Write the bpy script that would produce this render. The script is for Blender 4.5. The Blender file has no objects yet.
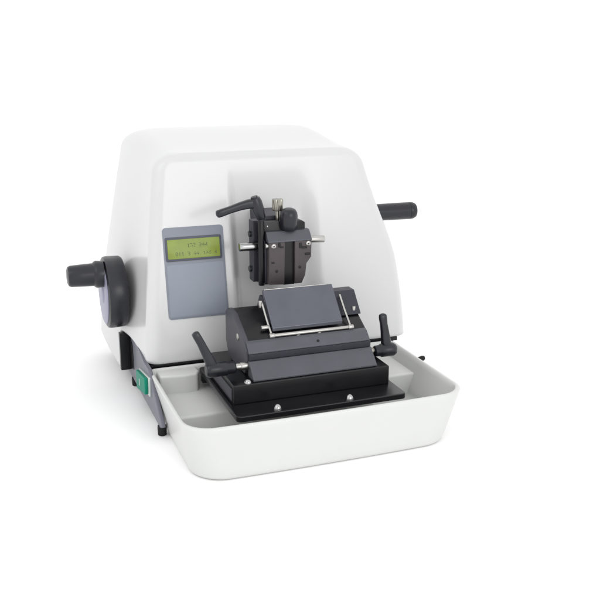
import bpy, bmesh, math, random
from mathutils import Vector, Matrix
random.seed(4)
S = bpy.context.scene
COL = S.collection
PI = math.pi

# ------------------------------------------------------------------ materials
def mat(name, color, rough=.4, metal=0., spec=.5, coat=0., bump=0., bscale=400., var=0., vscale=30., emis=None):
    m = bpy.data.materials.new(name); m.use_nodes = True
    nt = m.node_tree; b = nt.nodes['Principled BSDF']
    b.inputs['Base Color'].default_value = (*color, 1)
    b.inputs['Roughness'].default_value = rough
    b.inputs['Metallic'].default_value = metal
    b.inputs['Specular IOR Level'].default_value = spec
    b.inputs['Coat Weight'].default_value = coat
    b.inputs['Coat Roughness'].default_value = .12
    tc = nt.nodes.new('ShaderNodeTexCoord')
    if var:
        n = nt.nodes.new('ShaderNodeTexNoise'); n.inputs['Scale'].default_value = vscale
        n.inputs['Detail'].default_value = 4
        nt.links.new(tc.outputs['Object'], n.inputs['Vector'])
        r = nt.nodes.new('ShaderNodeValToRGB')
        r.color_ramp.elements[0].position = .3; r.color_ramp.elements[1].position = .7
        r.color_ramp.elements[0].color = (*[c*(1-var) for c in color], 1)
        r.color_ramp.elements[1].color = (*[min(1, c*(1+var)) for c in color], 1)
        nt.links.new(n.outputs['Fac'], r.inputs['Fac'])
        nt.links.new(r.outputs['Color'], b.inputs['Base Color'])
        mr = nt.nodes.new('ShaderNodeMapRange')
        mr.inputs['To Min'].default_value = rough*.85; mr.inputs['To Max'].default_value = min(1, rough*1.15)
        nt.links.new(n.outputs['Fac'], mr.inputs['Value']); nt.links.new(mr.outputs['Result'], b.inputs['Roughness'])
    if bump:
        n2 = nt.nodes.new('ShaderNodeTexNoise'); n2.inputs['Scale'].default_value = bscale
        nt.links.new(tc.outputs['Object'], n2.inputs['Vector'])
        bp = nt.nodes.new('ShaderNodeBump'); bp.inputs['Strength'].default_value = bump
        bp.inputs['Distance'].default_value = .0005
        nt.links.new(n2.outputs['Fac'], bp.inputs['Height']); nt.links.new(bp.outputs['Normal'], b.inputs['Normal'])
    if emis:
        b.inputs['Emission Color'].default_value = (*emis[0], 1); b.inputs['Emission Strength'].default_value = emis[1]
    return m

M = {}
M['white'] = mat('white_enamel', (.575, .575, .58), .3, coat=.35, bump=.05, bscale=900, var=.008, vscale=12)
M['tray'] = mat('tray_plastic', (.60, .608, .594), .38, coat=.15, bump=.05, bscale=900, var=.01, vscale=14)
M['black'] = mat('black_enamel', (.0045, .0045, .006), .30, spec=.35, bump=.12, bscale=1200, var=.2)
M['plateb'] = mat('black_anodised', (.0048, .0048, .0065), .24, spec=.4, bump=.08, bscale=1400, var=.2)
M['grey'] = mat('sheen_grey_anodised', (.088, .091, .106), .42, spec=.4, metal=.35, bump=.06, bscale=1500, var=.06)  # sheen from above on sloping faces, put into the base colour
M['clamp'] = mat('brushed_grey_plate', (.115, .12, .145), .24, metal=.7, spec=.5, bump=.05, bscale=1500, var=.05)
M['greyd'] = mat('dark_grey_anodised', (.035, .035, .047), .42, spec=.4, metal=.3, bump=.06, bscale=1500, var=.08)
M['cheek'] = mat('lit_side_grey', (.065, .065, .078), .42, spec=.4, metal=.3, bump=.06, bscale=1500, var=.08)  # light on left-facing sides, put into a mid grey
M['plast'] = mat('black_plastic', (.012, .0125, .017), .30, spec=.45, bump=.15, bscale=1600, var=.12)
M['brown'] = mat('brown_grey_metal', (.068, .057, .060), .45, metal=.3, spec=.4, bump=.08, bscale=1200, var=.1)
M['chrome'] = mat('polished_steel', (.42, .42, .42), .2, metal=1, var=.04, vscale=90)
M['steel'] = mat('satin_steel', (.46, .45, .43), .33, metal=1, bump=.05, var=.05, vscale=90)
M['brass'] = mat('warm_steel', (.34, .33, .29), .28, metal=1, var=.1, vscale=300)
M['chassis'] = mat('grey_chassis', (.16, .16, .195), .42, metal=.3, bump=.08, bscale=1200, var=.05)
M['rubber'] = mat('rubber', (.012, .012, .013), .7, spec=.25, bump=.2)
M['panel'] = mat('blue_grey_panel', (.195, .213, .255), .42, bump=.05, bscale=1500, var=.03)
M['panel2'] = mat('pale_blue_keypad', (.22, .244, .295), .4, bump=.05, bscale=1500, var=.03)
M['frame'] = mat('display_frame', (.055, .06, .085), .4)
M['lcd'] = mat('lcd_green', (.16, .205, .02), .4, coat=.2, emis=((.24, .36, .02), .17), var=.12, vscale=60)
M['ink'] = mat('lcd_ink', (.012, .05, .02), .4)
M['green'] = mat('green_rocker', (.0, .20, .125), .5, spec=.25)
M['pale'] = mat('pale_plastic', (.52, .58, .55), .35)
M['lilac'] = mat('lilac_metal', (.27, .27, .36), .4, metal=.3)
M['ground'] = mat('white_sweep', (.96, .96, .96), .8, spec=.1, bump=.03, var=.004, vscale=5)

# ------------------------------------------------------------------ mesh helpers
def link(name, bm, m, parent=None, smooth=True, angle=38):
    me = bpy.data.meshes.new(name)
    bmesh.ops.recalc_face_normals(bm, faces=bm.faces)
    bm.to_mesh(me); bm.free()
    if not isinstance(m, (list, tuple)): m = [m]
    for k in m: me.materials.append(k)
    if smooth:
        for p in me.polygons: p.use_smooth = True
        try: me.set_sharp_from_angle(angle=math.radians(angle))
        except Exception: pass
    o = bpy.data.objects.new(name, me); COL.objects.link(o)
    if parent: o.parent = parent
    return o

def merge(*bms):
    out = bmesh.new()
    for b in bms:
        me = bpy.data.meshes.new('tmp'); b.to_mesh(me); b.free(); out.from_mesh(me); bpy.data.meshes.remove(me)
    return out

def bev(bm, w, seg=3, ang=25):
    es = [e for e in bm.edges if len(e.link_faces) == 2 and e.calc_face_angle(0) > math.radians(ang)]
    if w > 0 and es:
        bmesh.ops.bevel(bm, geom=es, offset=w, segments=seg, profile=.6, affect='EDGES', clamp_overlap=True)
    return bm

def box(x0, x1, y0, y1, z0, z1, w=.001, seg=3):
    bm = bmesh.new()
    v = [bm.verts.new((x, y, z)) for z in (z0, z1) for y in (y0, y1) for x in (x0, x1)]
    for f in ((0, 1, 3, 2), (4, 6, 7, 5), (0, 4, 5, 1), (2, 3, 7, 6), (0, 2, 6, 4), (1, 5, 7, 3)):
        bm.faces.new([v[i] for i in f])
    bmesh.ops.recalc_face_normals(bm, faces=bm.faces)
    return bev(bm, w, seg)

def prism_yz(prof, x0, x1, w=.001, seg=3):
    bm = bmesh.new()
    a = [bm.verts.new((x0, y, z)) for y, z in prof]; b = [bm.verts.new((x1, y, z)) for y, z in prof]
    n = len(prof); bm.faces.new(a); bm.faces.new(b[::-1])
    for i in range(n): bm.faces.new((a[i], b[i], b[(i+1) % n], a[(i+1) % n]))
    bmesh.ops.recalc_face_normals(bm, faces=bm.faces)
    return bev(bm, w, seg)

def prism_xz(stack, w=.001, seg=2):
    """stack: list of (y, [(x,z)...]) with equal counts"""
    bm = bmesh.new(); R = []
    for y, pr in stack: R.append([bm.verts.new((x, y, z)) for x, z in pr])
    n = len(R[0]); bm.faces.new(R[0]); bm.faces.new(R[-1][::-1])
    for a, b in zip(R, R[1:]):
        for i in range(n): bm.faces.new((a[i], b[i], b[(i+1) % n], a[(i+1) % n]))
    bmesh.ops.recalc_face_normals(bm, faces=bm.faces)
    return bev(bm, w, seg)

def prism_xy(prof, z0, z1, w=.001, seg=3):
    bm = bmesh.new()
    a = [bm.verts.new((x, y, z0)) for x, y in prof]; b = [bm.verts.new((x, y, z1)) for x, y in prof]
    n = len(prof); bm.faces.new(a); bm.faces.new(b[::-1])
    for i in range(n): bm.faces.new((a[i], b[i], b[(i+1) % n], a[(i+1) % n]))
    bmesh.ops.recalc_face_normals(bm, faces=bm.faces)
    return bev(bm, w, seg, 40)

def rrect(x0, x1, y0, y1, r, k=8):
    out = []
    for cx, cy, a0 in ((x1-r, y0+r, -90), (x1-r, y1-r, 0), (x0+r, y1-r, 90), (x0+r, y0+r, 180)):
        for i in range(k+1):
            a = math.radians(a0+90*i/k); out.append((cx+r*math.cos(a), cy+r*math.sin(a)))
    return out

def lathe(p0, p1, prof, seg=40, knurl=0, kdepth=0.):
    """prof: list of (t along p0->p1 in metres, radius)"""
    p0 = Vector(p0); p1 = Vector(p1); d = (p1-p0).normalized()
    up = Vector((0, 0, 1)) if abs(d.z) < .9 else Vector((1, 0, 0))
    a = d.cross(up).normalized(); b = d.cross(a).normalized()
    bm = bmesh.new(); rings = []
    for t, r in prof:
        ring = []
        for i in range(seg):
            th = 2*PI*i/seg
            rr = r*(1 - (kdepth if (knurl and i % 2) else 0))
            ring.append(bm.verts.new(p0+d*t+(a*math.cos(th)+b*math.sin(th))*rr))
        rings.append(ring)
    for A, B in zip(rings, rings[1:]):
        for i in range(seg): bm.faces.new((A[i], A[(i+1) % seg], B[(i+1) % seg], B[i]))
    bm.faces.new(rings[0][::-1]); bm.faces.new(rings[-1])
    return bm

def cyl(p0, p1, r, c=.0006, seg=32, **k):
    L = (Vector(p1)-Vector(p0)).length
    return lathe(p0, p1, [(0, r-c), (c*.3, r-c*.3), (c, r), (L-c, r), (L-c*.3, r-c*.3), (L, r-c)], seg, **k)

def loft(path, dims, side, seg=20, cap=3):
    """rounded tapered arm; path points, dims (half width along `side`, half thickness)"""
    side = Vector(side).normalized(); P = [Vector(p) for p in path]
    bm = bmesh.new(); rings = []
    n = len(P)
    def ring(c, tan, w, h):
        s = (side - tan*side.dot(tan)).normalized(); q = tan.cross(s)
        out = []
        for i in range(seg):
            th = 2*PI*i/seg; cx, sx = math.cos(th), math.sin(th); e = .62
            out.append(bm.verts.new(c + s*w*math.copysign(abs(cx)**e, cx) + q*h*math.copysign(abs(sx)**e, sx)))
        return out
    for i in range(n):
        tan = (P[min(i+1, n-1)]-P[max(i-1, 0)]).normalized(); w, h = dims[i]
        if i == 0:
            for k in range(cap): 
                a = PI/2*(k/cap); rings.append(ring(P[0]-tan*h*.6*math.cos(a), tan, w*max(.35, math.sin(a)), h*max(.35, math.sin(a))))
        rings.append(ring(P[i], tan, w, h))
        if i == n-1:
            for k in range(1, cap+1):
                a = PI/2*(k/cap); rings.append(ring(P[-1]+tan*h*.6*math.sin(a), tan, w*max(.35, math.cos(a)), h*max(.35, math.cos(a))))
    for A, B in zip(rings, rings[1:]):
        for i in range(seg): bm.faces.new((A[i], A[(i+1) % seg], B[(i+1) % seg], B[i]))
    bm.faces.new(rings[0][::-1]); bm.faces.new(rings[-1])
    return bm

def wire(path, r, seg=14):
    P = [Vector(p) for p in path]
    # round the corners a little
    Q = [P[0]]
    for i in range(1, len(P)-1):
        a, b, c = P[i-1], P[i], P[i+1]; d1 = (a-b).normalized()*r*1.6; d2 = (c-b).normalized()*r*1.6
        for k in range(5):
            t = k/4; Q.append((b+d1)*(1-t)**2+b*2*t*(1-t)+(b+d2)*t*t)
    Q.append(P[-1])
    bm = bmesh.new(); rings = []; ref = Vector((0, .3, 1)).normalized()
    for i, p in enumerate(Q):
        tan = (Q[min(i+1, len(Q)-1)]-Q[max(i-1, 0)]).normalized()
        s = tan.cross(ref)
        if s.length < .2: s = tan.cross(Vector((1, 0, 0)))
        s.normalize(); q = tan.cross(s)
        if rings and s.dot(last) < 0: s = -s; q = tan.cross(s)
        last = s
        rings.append([bm.verts.new(p+(s*math.cos(2*PI*k/seg)+q*math.sin(2*PI*k/seg))*r) for k in range(seg)])
    for A, B in zip(rings, rings[1:]):
        for i in range(seg): bm.faces.new((A[i], A[(i+1) % seg], B[(i+1) % seg], B[i]))
    bm.faces.new(rings[0][::-1]); bm.faces.new(rings[-1])
    return bm

def dome(c, r, h, axis=(0, 0, 1), seg=28):
    n = 8
    prof = [(-.001, r)]+[(h*math.sin(PI/2*i/n), max(.02*r, r*math.cos(PI/2*i/n))) for i in range(n+1)]
    c = Vector(c); return lathe(c, c+Vector(axis), prof, seg)

def interp(tab, z):
    if z <= tab[0][0]: return tab[0][1]
    for (a, va), (b, vb) in zip(tab, tab[1:]):
        if z <= b: return va+(vb-va)*(z-a)/(b-a)
    return tab[-1][1]

def sm(t): t = max(0, min(1, t)); return t*t*(3-2*t)

def empty(name, loc, parent=None):
    o = bpy.data.objects.new(name, None); COL.objects.link(o); o.location = loc
    o.empty_display_size = .05
    if parent: o.parent = parent
    return o

# ------------------------------------------------------------------ setting: one white sweep
bm = bmesh.new()
G = 30.
for f in [[(-G, -G), (G, -G), (G, G), (-G, G)]]:
    bm.faces.new([bm.verts.new((x, y, 0)) for x, y in f])
g = link('tabletop', bm, M['ground'], smooth=False); g['kind'] = 'structure'

# ------------------------------------------------------------------ microtome
root = empty('microtome', (0, 0, 0))
root['label'] = 'white laboratory microtome with black knife holder, specimen clamp and small green display'
root['category'] = 'microtome'

# ---- housing
Z0, ZT = .084, .434
XL = [(.084, -.0845), (.18, -.0765), (.27, -.066), (.36, -.0545), (.40, -.0485), (.434, -.044)]
XR = [(.084, .408), (.154, .406), (.21, .4005), (.25, .394), (.284, .382), (.3235, .366), (.36, .3545), (.40, .3425), (.434, .334)]
YF = [(.084, .2445), (.16, .258), (.30, .283), (.40, .301), (.434, .307)]
YB = [(.084, .60), (.2, .615), (.434, .60)]
def ring_pts(z, insx, insy, lift):
    sn = lambda T: sum(interp(T, z+d) for d in (-.024, -.012, 0, .012, .024))/5
    xl, xr, yf, yb = sn(XL), sn(XR), sn(YF), sn(YB)
    taper = .036
    t = (z-Z0)/(ZT-Z0)
    x0, x1, y0, y1 = xl+insx, xr-insx, yf+insy, yb-insx
    r = .020; rb = .05
    pts = []
    NF, NC, NS, NB = 150, 10, 90, 24
    for i in range(NF): pts.append((x0+r+(x1-x0-2*r)*i/NF, y0))
    for i in range(NC):
        a = math.radians(-90+90*i/NC); pts.append((x1-r+r*math.cos(a), y0+r+r*math.sin(a)))
    for i in range(NS): pts.append((x1, y0+r+(y1-rb-y0-r)*i/NS))
    for i in range(NC):
        a = math.radians(90*i/NC); pts.append((x1-rb+rb*math.cos(a), y1-rb+rb*math.sin(a)))
    for i in range(NB): pts.append((x1-rb+(x0+rb-x1+rb)*i/NB, y1))
    for i in range(NC):
        a = math.radians(90+90*i/NC); pts.append((x0+rb+rb*math.cos(a), y1-rb+rb*math.sin(a)))
    for i in range(NS): pts.append((x0, y1-rb+(y0+r-y1+rb)*i/NS))
    for i in range(NC):
        a = math.radians(180+90*i/NC); pts.append((x0+r+r*math.cos(a), y0+r+r*math.sin(a)))
    out = []
    xm = .16
    for x, y in pts:
        d = (y-yf)/(yb-yf)
        # sides swell towards the rear, mostly on the left
        if x < xm: x -= taper*sm(d*1.15)*min(1, (xm-x)/(xm-x0))*(1-.75*t)
        # recessed channel for the specimen head
        m = sm((x-.0765)/.014)*(1-sm((x-.205)/.045))*(1-sm((z-.31)/.11))
        if y < yf+.03: y += .012*m*(1-sm((y-y0-.001)/.03))
        zz = z + lift*.024*sm(d*1.1)
        if x < .1 and z < .15: zz += .020*sm((y-.25)/.12)*(1-sm((y-.40)/.03))*(1-(z-Z0)/(.15-Z0))
        if z < .15: zz -= (.062-.28*max(0, y-.415))*sm((y-.408)/.008)*(1-(z-Z0)/(.15-Z0))
        out.append((x, y, zz))
    return out
levels = []
nz = 44; RX, RZ, RY = .040, .030, .014
for i in range(nz+1):
    z = Z0+(ZT-RZ-Z0)*i/nz
    levels.append((z, 0, 0, max(0, (i/nz)**2)))
# small rounding of the lower edge
levels = [(Z0, .004, .004, 0), (Z0+.0012, .0012, .0012, 0)]+[(l[0]+.003 if k == 0 else l[0], *l[1:]) for k, l in enumerate(levels)]
for i in range(1, 15):
    a = PI/2*i/14
    levels.append((ZT-RZ+RZ*math.sin(a), RX*(1-math.cos(a)), RY*(1-math.cos(a))**1.8, 1))
bm = bmesh.new(); rings = []
for l in levels: rings.append([bm.verts.new(p) for p in ring_pts(*l)])
# lid rings towards the middle
last = [v.co.copy() for v in rings[-1]]
c = Vector((.145, .455, 0))
for s in (.93, .8, .6, .35, .12):
    ring = []
    for p in last:
        q = Vector((c.x+(p.x-c.x)*s, c.y+(p.y-c.y)*s, 0))
        d = (q.y-.307)/.3
        q.z = ZT+.024*sm(max(0, d)*1.1)+.0015*(1-s)
        ring.append(bm.verts.new(q))
    rings.append(ring)
n = len(rings[0])
for A, B in zip(rings, rings[1:]):
    for i in range(n): bm.faces.new((A[i], A[(i+1) % n], B[(i+1) % n], B[i]))
bm.faces.new(rings[-1]); bm.faces.new(rings[0][::-1])
housing = link('housing', bm, M['white'], root, angle=60)


# ---- chassis under the housing
prof = [(.605, .088), (.61, .05), (.59, .016), (.345, .016), (.140, .016), (.125, .022), (.135, .032), (.205, .0785), (.225, .088), (.26, .088), (.33, .103), (.41, .104), (.43, .088)]
chassis_l = prism_yz(prof, -.0885, -.0815, .002)
chassis_m = box(-.0795, .388, .262, .60, .018, .0845, .003)
chassis_r = prism_yz([(.605, .088), (.61, .05), (.59, .016), (.345, .016), (.17, .016), (.17, .034), (.20, .044), (.262, .046), (.268, .088)], .380, .3885, .002)
chassis = link('chassis', merge(chassis_l, chassis_m, chassis_r), M['chassis'], root)
seam = link('seam_gap_shade', box(-.083, .388, .2485, .30, .0765, .0838, .0006), M['black'], root)  # black bar put in for the shade in the gap below the housing
# black panels put in for the shade of the carrying recess, rear left
rec = prism_yz([(.60, .0835), (.43, .088), (.42, .101), (.40, .100), (.366, .084), (.362, .040), (.42, .022), (.60, .022)], -.0900, -.0882, .0006)
rec = merge(rec, box(-.1075, -.0900, .392, .404, .030, .1015, .0006))
link('recess_shade', rec, M['black'], chassis)
for x, y in ((-.0835, .148), (-.083, .385), (.384, .20), (.384, .53)):
    link('rubber_foot', lathe((x, y, 0), (x, y, 1), [(0, .006), (.001, .007), (.013, .0075), (.0165, .007)], 28), M['rubber'], chassis)
link('side_screw', merge(cyl((.386, .21, .040), (.424, .21, .049), .0050, .001), cyl((.418, .21, .0487), (.4262, .21, .0490), .0040, .001)), M['rubber'], chassis)

# power switch
sw = link('power_switch', prism_yz([(.295, .0655), (.204, .0790), (.204, .0455), (.225, .0440), (.293, .0290)], -.0915, -.0880, .0012), M['pale'], root)
rk = prism_yz([(.2935, .0640), (.2120, .0765), (.2100, .0600), (.2130, .0470), (.292, .0305)], -.0975, -.0915, .002)
link('rocker', rk, M['green'], sw)
link('rocker_mark', merge(box(-.0984, -.0973, .2555, .2585, .048, .060, .0002)), M['pale'], sw)

# ---- control panel on the front face (slightly raised)
def front_frame():
    # plane of the front face, leaning back
    z1, z2 = .16, .30; y1, y2 = interp(YF, z1), interp(YF, z2)
    up = Vector((0, y2-y1, z2-z1)).normalized()
    o = Vector((0, y1, z1)); nrm = Vector((0, -up.z, up.y))
    return o, up, nrm
FO, FU, FN = front_frame()
def on_front(bm, dist):
    for v in bm.verts:
        x, d, s = v.co.x, v.co.y, v.co.z   # d = depth (negative outward), s = height above z=.16
        v.co = FO+Vector((x, 0, 0))+FU*s+FN*(dist-d)
    return bm
def slab(x0, x1, s0, s1, r, t, w=.0006, lift=0, dist=0):
    P = rrect(x0, x1, s0, s1, r, 6)
    bm = bmesh.new()
    a = [bm.verts.new((x, -lift, s)) for x, s in P]; b = [bm.verts.new((x, -lift-t, s)) for x, s in P]
    n = len(P); bm.faces.new(a); bm.faces.new(b[::-1])
    for i in range(n): bm.faces.new((a[i], b[i], b[(i+1) % n], a[(i+1) % n]))
    bmesh.ops.recalc_face_normals(bm, faces=bm.faces); bev(bm, w, 2, 40)
    return on_front(bm, dist)
cp = link('control_panel', slab(-.0425, .0635, -.0015, .155, .006, .0022, .0007, lift=-.0008), M['panel'], root)
link('keypad', slab(-.0395, .0605, .0015, .092, .004, .0006, .0002, lift=.0013), M['panel2'], cp)
df = link('display_frame', slab(-.0395, .0585, .0975, .1385, .003, .0016, .0005, lift=.0012), M['frame'], cp)
# lcd with two lines of worn dot characters
lc = slab(-.0360, .0550, .1015, .1345, .0012, .0008, .0002, lift=.0026)
lcd = link('display', lc, M['lcd'], cp)
bm = bmesh.new()
pat = {0: "01110100011001110101110011000101110", 1: "00100011000010000100001000010001110",
       2: "11110000010001001110000011000101110", 3: "00010001100101010010111110001000010"}
def put(cx, sy, key, sc):
    for r in range(7):
        for c_ in range(5):
            if pat[key][r*5+c_] == '1' and random.random() < .74:
                x = cx+c_*sc; s = sy+(6-r)*sc
                q = [bm.verts.new((x+dx, -.0036, s+dz)) for dx, dz in ((0, 0), (sc*.85, 0), (sc*.85, sc*.85), (0, sc*.85))]
                bm.faces.new(q)
cw = .0050
for i in (6, 7, 8, 10, 11, 12): put(-.0335+cw*1.05*i, .1205, random.choice([0, 1, 2, 3]), .0009)
for i in (2, 3, 4, 6, 8, 9, 11, 12, 13, 15): put(-.0335+cw*1.05*i, .1065, random.choice([0, 1, 2, 3]), .0009)
on_front(bm, 0)
link('display_characters', bm, M['ink'], lcd, smooth=False)

# ---- left handwheel with its grip
hy, hz = .40, .180
seg = 72
wh = lathe((-.093, hy, hz), (-.2, hy, hz), [(0, .055), (.002, .062), (.006, .0645), (.030, .0655), (.0345, .0640), (.037, .059), (.0375, .055)], seg, knurl=1, kdepth=.012)
hw = link('handwheel', wh, M['plast'], root)
link('end_disc', lathe((-.129, hy, hz), (-.2, hy, hz), [(0, .0575), (.002, .0575), (.0032, .055), (.0034, .02), (.0050, .018), (.0052, .004)], 60), M['lilac'], hw)
link('grip', lathe((-.131, .385, .2185), (-.2, .385, .2185), [(0, .0235), (.012, .0245), (.0145, .0235), (.018, .0205), (.036, .0200), (.057, .0190), (.061, .017), (.063, .012)], 44), M['plast'], hw)

# ---- right crank with grip
cw_ = link('crank_wheel', lathe((.388, .43, .235), (.5, .43, .235), [(0, .04), (.002, .048), (.010, .050), (.014, .048), (.016, .04)], 60), M['white'], root)
link('grip', lathe((.372, .40, .2935), (.6, .40, .2920), [(0, .0165), (.05, .0168), (.108, .0172), (.109, .0164), (.1105, .0172), (.118, .0168), (.123, .0145), (.125, .010)], 44), M['plast'], cw_)

# ---- base plate, block
bp = link('base_plate', merge(prism_xy(rrect(.0, .280, -.002, .232, .008), .0685, .0775, .0014),), M['plateb'], root)
link('mounting_foot', merge(box(.02, .26, .075, .21, .044, .0712, .001), box(.001, .012, .208, .222, .056, .0712, .001)), M['black'], bp)
blk = link('base_block', merge(box(.0095, .2715, .046, .212, .0772, .1085, .0016)), M['black'], root)
link('side_sheen', box(.0072, .0100, .054, .19, .0815, .101, .0006), M['cheek'], blk)  # grey strip put in for light reflected by the block's left face
def screw(c, r, h, axis, parent, m=None):
    return link('screw', dome(c, r, h, axis), m or M['chrome'], parent)
screw((.0665, .008, .0775), .0062, .0085, (0, 0, 1), bp)
screw((.1845, .0065, .0775), .0062, .0085, (0, 0, 1), bp)
screw((.0335, .052, .1085), .0058, .006, (0, -.2, 1), blk)

# ---- knife holder
kh = empty('knife_holder', (0, 0, 0), root)
X0, X1 = .0425, .2505
body = prism_yz([(.078, .109), (.080, .140), (.0765, .1445), (.0765, .1475), (.086, .1575), (.150, .1905), (.180, .1925), (.196, .182), (.196, .130), (.180, .109)], X0+.001, X1-.002, .0008)
link('holder_body', body, M['black'], kh)
link('lower_jaw', prism_yz([(.0505, .1090), (.0505, .1120), (.0735, .1345), (.079, .1345), (.079, .1090)], X0, X1+.001, .0007), M['grey'], kh)
link('middle_rail', prism_yz([(.0745, .1352), (.0735, .1455), (.082, .1455), (.082, .1352)], X0+.001, X1, .0006), M['greyd'], kh)
link('bevel_strip', prism_yz([(.0735, .1460), (.0735, .1485), (.0850, .1600), (.092, .1625), (.092, .1460)], X0, X1-.002, .0006), M['grey'], kh)
ck = prism_yz([(.080, .150), (.088, .1585), (.150, .1915), (.180, .1935), (.194, .184), (.194, .135), (.182, .117), (.165, .110), (.09, .110), (.080, .122)], X0-.003, X0+.006, .001)
link('side_cheek', ck, M['cheek'], kh)
link('adjusting_screw', lathe((X0-.0028, .1215, .1615), (X0-1, .1215, .1615), [(0, .0058), (.0012, .0058), (.0018, .005), (.0019, .001)], 28), M['steel'], kh)
ck2 = prism_yz([(.088, .157), (.128, .1782), (.152, .1925), (.180, .1945), (.192, .184), (.192, .12), (.088, .12)], X1-.006, X1, .001)
link('side_cheek', ck2, M['black'], kh)
# rear upright carrying the knife
link('knife_support', prism_yz([(.120, .178), (.150, .2125), (.172, .2125), (.186, .19), (.186, .17)], .092, .2535, .0012), M['greyd'], kh)
# sloping clamping plate
pl = prism_yz([(.1000, .1705), (.0990, .1765), (.1465, .2265), (.152, .2255), (.152, .2205)], .0905, .2110, .0008)
link('clamping_plate', pl, M['clamp'], kh)
link('knife_blade', prism_yz([(.150, .215), (.152, .2262), (.1535, .2262), (.160, .215)], .094, .209, .0002), M['steel'], kh)
# wire guard: roller in front, arms at each end
g0, g1 = .0875, .2235
link('guard_roller', merge(cyl((g0, .0945, .1655), (g1, .0945, .1655), .0031, .0008), ), M['steel'], kh)
for x in (g0, g1):
    link('guard_arm', wire([(x, .0945, .1655), (x-.0005, .118, .186), (x-.001, .140, .2085)], .0020), M['steel'], kh)
    link('arm_pivot', cyl((x-.0045, .0945, .1655), (x+.0045, .0945, .1655), .0042, .001), M['steel'], kh)
link('arm_pivot', cyl((.074, .108, .176), (.087, .108, .176), .0036, .001), M['steel'], kh)
link('pin', cyl((.0835, .139, .200), (.0835, .139, .2125), .0032, .001), M['steel'], kh)
link('pin', cyl((.243, .128, .176), (.243, .128, .190), .0034, .001), M['steel'], kh)
sl = Vector((0, -.46, .89))
screw((.1325, .0955, .1620), .0038, .0024, sl, kh, M['steel'])
screw((.1685, .0955, .1620), .0038, .0024, sl, kh, M['steel'])
link('bevel_hole', lathe((.160, .0790, .1535), Vector((.160, .0790, .1535))+Vector((0, -.7, .7)), [(0, .0022), (.0012, .0022), (.0013, .001)], 20), M['black'], kh)  # black disc put in for the dark of a small hole
link('pin', merge(cyl((.243, .135, .1500), (.2655, .135, .1500), .0034, .0006)), M['steel'], kh)

# clamp levers
def lever(hub0, hub1, hr, arm, dims, side, parent):
    h0, h1 = Vector(hub0), Vector(hub1); L = (h1-h0).length
    hub = lathe(h0, h1, [(0, hr*.55), (.0012, hr*.72), (.003, hr*.8), (L*.30, hr*.84), (L*.34, hr*.98), (L*.9, hr), (L*.96, hr*.94), (L, hr*.8), (L+.0012, hr*.78), (L+.0016, hr*.3)], 36)
    a = loft(arm, dims, side)
    return link('clamp_lever', merge(hub, a), M['plast'], parent, angle=50)
lever((.0225, .080, .1265), (-.0235, .080, .1265), .0118,
      [(-.014, .080, .130), (-.0185, .0805, .142), (-.0245, .081, .156), (-.031, .082, .171), (-.036, .083, .181), (-.0385, .0835, .186)],
      [(.0085, .008), (.0080, .0065), (.0070, .0058), (.0062, .0054), (.0062, .0056), (.0060, .0054)], (1, 0, .3), kh)
link('lever_shaft', merge(cyl((.019, .080, .1265), (.048, .080, .1265), .0052), cyl((.030, .080, .1265), (.044, .080, .1265), .0062, .001)), M['steel'], kh)
lever((.2665, .095, .1180), (.3045, .095, .1180), .0115,
      [(.2900, .095, .121), (.2885, .0955, .134), (.2865, .096, .150), (.2845, .097, .164), (.2833, .0975, .172), (.2828, .098, .178)],
      [(.0085, .0080), (.0080, .0065), (.0068, .0058), (.0060, .0054), (.0066, .0056), (.0062, .0054)], (1, 0, 0), kh)
link('lever_shaft', merge(cyl((.248, .095, .1195), (.270, .095, .1195), .0046), cyl((.2585, .095, .1195), (.264, .095, .1195), .0062, .001)), M['brass'], kh)

# ---- specimen head
sh = empty('specimen_head', (0, 0, 0), root)
link('mounting_arm', merge(box(.0955, .120, .214, .236, .224, .3285, .0015), box(.118, .170, .222, .33, .215, .334, .002)), M['greyd'], sh)
link('back_plate', prism_xz([(.200, [(.104, .222), (.180, .222), (.1835, .300), (.1835, .3235), (.177, .3275), (.112, .3285), (.104, .322)]),
                            (.224, [(.104, .222), (.180, .222), (.1835, .300), (.1835, .3235), (.177, .3275), (.112, .3285), (.104, .322)])], .0012), M['black'], sh)
# jaws left and right of the dark slot
def jaw(pts_front, pts_back): return prism_xz([(.1795, pts_front), (.1920, pts_back), (.2005, pts_back)], .0008)
jl_f = [(.112, .226), (.139, .224), (.1405, .2975), (.113, .2985)]
jl_b = [(.112, .226), (.139, .224), (.1405, .3110), (.1135, .3120)]
link('specimen_jaw', jaw(jl_f, jl_b), M['brown'], sh)
jr_f = [(.1580, .224), (.170, .224), (.1765, .238), (.1785, .2575), (.1870, .2685), (.1875, .2960), (.158, .2970)]
jr_b = [(.1580, .224), (.170, .224), (.1765, .238), (.1785, .2575), (.1870, .2685), (.1865, .3090), (.158, .3100)]
link('specimen_jaw', jaw(jr_f, jr_b), M['brown'], sh)
link('slide_slot', box(.1395, .1590, .1855, .2005, .222, .300, .0004), M['black'], sh)
link('jaw_cap', prism_yz([(.1785, .2985), (.1915, .3125), (.2015, .3135), (.2015, .2965), (.1785, .2965)], .1115, .1880, .0008), M['grey'], sh)
for b in ((.1655, .1700, .2845, .2935), (.1700, .1790, .2835, .2870), (.1290, .1325, .2885, .2960), (.1320, .1375, .2870, .2895), (.1165, .1215, .2620, .2640)):
    link('jaw_notch', box(b[0], b[1], .1780, .1800, b[2], b[3], .0005), M['black'], sh)
link('jaw_notch', merge(box(.1760, .1850, .1780, .1800, .2720, .2755, .0005)), M['black'], sh)
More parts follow.
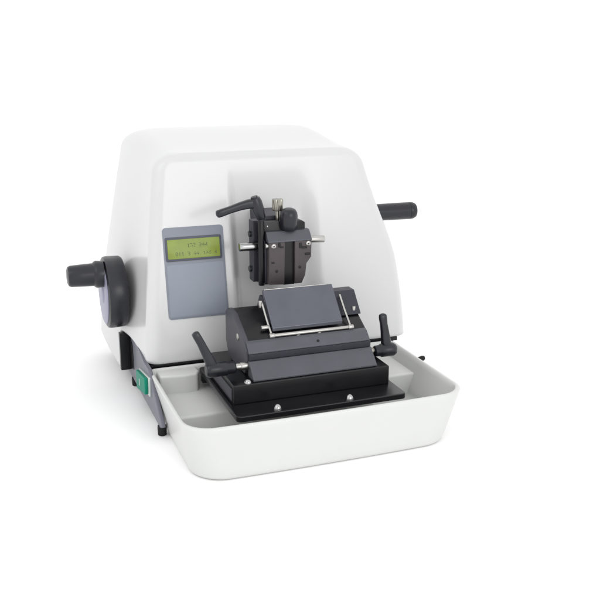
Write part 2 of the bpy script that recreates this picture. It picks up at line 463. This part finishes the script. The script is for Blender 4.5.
for x, z in ((.1205, .2905), (.1815, .2915)):
    s_ = lathe((x, .1800, z), (x, .1, z), [(0, .0042), (.0016, .0042), (.0024, .0032), (.0025, .0012)], 24)
    link('screw', s_, M['steel'], sh)
    link('screw_recess', lathe((x, .1774, z), (x, .1, z), [(0, .0014), (.0003, .0014), (.0004, .0005)], 6), M['black'], sh)
for x, z in ((.1255, .2480), (.1665, .2520)):
    link('screw', lathe((x, .1800, z), (x, .1, z), [(0, .0026), (.001, .0026), (.0012, .0014)], 20), M['black'], sh)
for z in (.305, .245):
    link('arm_bolt', lathe((.0958, .225, z), (0, .225, z), [(0, .0052), (.0035, .0052), (.0042, .0045), (.0043, .0024)], 24), M['plast'], sh)
# clamp rod and its lever
link('clamp_rod', cyl((.1045, .196, .222), (.1045, .196, .3315), .0054, .0008), M['black'], sh)
link('rod_collar', cyl((.1045, .196, .3305), (.1045, .196, .3375), .0048, .0006), M['greyd'], sh)
hub = lathe((.1052, .195, .3345), (.0930, .195, .3710), [(0, .006), (.002, .0078), (.010, .0086), (.014, .0098), (.030, .0102), (.033, .0094), (.0365, .0088), (.0375, .0062), (.040, .0058), (.0405, .002)], 34)
arm = loft([(.095, .195, .3610), (.083, .195, .3605), (.070, .195, .3580), (.052, .195, .3530), (.038, .195, .3490), (.0315, .195, .3472)],
           [(.0088, .0080), (.0076, .0066), (.0066, .0058), (.0058, .0052), (.0062, .0054), (.0060, .0052)], (0, 0, 1))
link('clamp_lever', merge(hub, arm), M['plast'], sh, angle=50)
# silver pins at both sides
link('pin', cyl((.0700, .2095, .2868), (.1025, .2095, .2868), .0072, .001), M['chrome'], sh)
link('pin', cyl((.1080, .186, .2905), (.1135, .186, .2905), .0045, .0006), M['steel'], sh)
link('pin', cyl((.186, .208, .2925), (.2215, .208, .2905), .0058, .001), M['steel'], sh)
# knobs on top
link('knurled_knob', merge(lathe((.1400, .215, .3435), (.1400, .215, .5), [(0, .0085), (.001, .0093), (.018, .0095), (.0193, .0090), (.0196, .006)], 48, knurl=1, kdepth=.06),
     cyl((.1400, .215, .320), (.1400, .215, .345), .0038)), M['brass'], sh)
link('locking_knob', lathe((.1535, .1985, .3140), (.1525, .1935, .3500), [(0, .0125), (.003, .0143), (.010, .0150), (.023, .0150), (.029, .0140), (.0335, .0112), (.0355, .007), (.036, .001)], 48, knurl=1, kdepth=.015), M['plast'], sh)
screw((.1165, .1995, .3205), .0018, .001, (0, -1, 0), sh, M['steel'])
link('side_bracket', prism_xz([(.190, [(.1085, .226), (.113, .226), (.113, .286), (.1085, .30)]), (.2, [(.1085, .226), (.113, .226), (.113, .286), (.1085, .30)])], .0006), M['greyd'], sh)

# ------------------------------------------------------------------ waste tray
def tray_ring(z, x0, x1, y0, y1, r, bow, k=12, NF=40, NS=24):
    pts = []
    def add(x, y):
        u = (x-(x0+x1)/2)/((x1-x0)/2)
        if y < (y0+y1)/2:
            y -= bow*max(0, 1-u*u)*max(0, (y0+.12-y)/.12)
        pts.append((x, y, z))
    rb = .012
    for i in range(NF): add(x0+r+(x1-x0-2*r)*i/NF, y0)
    for i in range(k):
        a = math.radians(-90+90*i/k); add(x1-r+r*math.cos(a), y0+r+r*math.sin(a))
    for i in range(NS): add(x1, y0+r+(y1-rb-y0-r)*i/NS)
    for i in range(k):
        a = math.radians(90*i/k); add(x1-rb+rb*math.cos(a), y1-rb+rb*math.sin(a))
    for i in range(NF): add(x1-rb+(x0-x1+2*rb)*i/NF, y1)
    for i in range(k):
        a = math.radians(90+90*i/k); add(x0+rb+rb*math.cos(a), y1-rb+rb*math.sin(a))
    for i in range(NS): add(x0, y1-rb+(y0+r-y1+rb)*i/NS)
    for i in range(k):
        a = math.radians(180+90*i/k); add(x0+r+r*math.cos(a), y0+r+r*math.sin(a))
    return pts
TB = dict(x0=-.074, x1=.344, y0=-.043, y1=.226)      # outer, bottom
TT = dict(x0=-.0855, x1=.374, y0=-.036, y1=.2435)     # outer, rim
def lerp(t): return {k: TB[k]+(TT[k]-TB[k])*t for k in TB}
H = .081
R = []
def addring(z, ins, r, t=None, bow=.004):
    d = lerp((z/H) if t is None else t)
    R.append(tray_ring(z, d['x0']+ins, d['x1']-ins, d['y0']+ins, d['y1']-ins, r, bow))
for a in range(0, 7):
    th = PI/2*a/6; addring(.007*(1-math.cos(th)), .007*(1-math.sin(th)), .048, t=0)
for i in range(1, 12): addring(.007+(H-.003-.007)*i/11, 0, .048-.008*i/11)
w = .0068
for a in range(1, 8):
    th = PI*a/8; addring(H-.003+.003*math.sin(th), w/2*(1-math.cos(th)), .040, t=1)
for i in range(0, 10):
    z = H-.003-(H-.003-.030)*i/9; addring(z, w+.0015*i/9, .036)
for a in range(1, 7):
    th = PI/2*a/6; zf = .018; addring(.030-(.030-zf)*math.sin(th), w+.0015+.012*(1-math.cos(th)), .034, t=.030/H)
bm = bmesh.new(); rr = [[bm.verts.new(p) for p in ring] for ring in R]
n = len(rr[0])
for A, B in zip(rr, rr[1:]):
    for i in range(n): bm.faces.new((A[i], A[(i+1) % n], B[(i+1) % n], B[i]))
bm.faces.new(rr[0][::-1]); bm.faces.new(rr[-1])
step = merge(box(-.066, .272, .098, .232, .010, .047, .006, 5), box(.268, .3585, .120, .232, .010, .060, .005, 5))
ledge = prism_xy([(-.072, .242), (-.072, .205), (-.030, .198), (-.010, .200), (-.004, .212), (-.004, .242)], .03, .0785, .004)
tray = link('waste_tray', merge(bm, step, ledge), M['tray'], angle=50)
tray['label'] = 'open white plastic waste tray with rounded corners below the black base plate'
tray['category'] = 'tray'

# ------------------------------------------------------------------ light
W = bpy.data.worlds.new('World'); S.world = W; W.use_nodes = True
bg = W.node_tree.nodes['Background']; bg.inputs['Color'].default_value = (1, 1, 1, 1); bg.inputs['Strength'].default_value = 1.21

def area(name, loc, target, size, power, color=(1, 1, 1)):
    l = bpy.data.lights.new(name, 'AREA'); l.shape = 'RECTANGLE'; l.size, l.size_y = size; l.energy = power; l.color = color
    o = bpy.data.objects.new(name, l); COL.objects.link(o); o.location = loc
    d = Vector(target)-Vector(loc); o.rotation_euler = d.to_track_quat('-Z', 'Y').to_euler()
    return o
area('softbox', (.7, -2.3, .95), (.15, .2, .2), (1.3, 1.0), 12.5)
area('softbox', (-1.7, -.6, 1.9), (-.1, .2, .05), (1.4, 1.4), 6)  # added fill, brightens the floor and the left side

# ------------------------------------------------------------------ camera
cam = bpy.data.cameras.new('Camera'); co = bpy.data.objects.new('Camera', cam); COL.objects.link(co)
cam.sensor_width = 36; cam.lens = 877/600*36; cam.clip_start = .05; cam.clip_end = 200
co.location = (-.3340, -1.1600, .5938)
co.rotation_euler = (math.radians(90-15.6), 0, math.radians(-20.5))
S.camera = co
S.view_settings.view_transform = 'Standard'; S.view_settings.look = 'None'
S.view_settings.exposure = 0; S.view_settings.gamma = 1
S.render.resolution_x = 1024; S.render.resolution_y = 1024
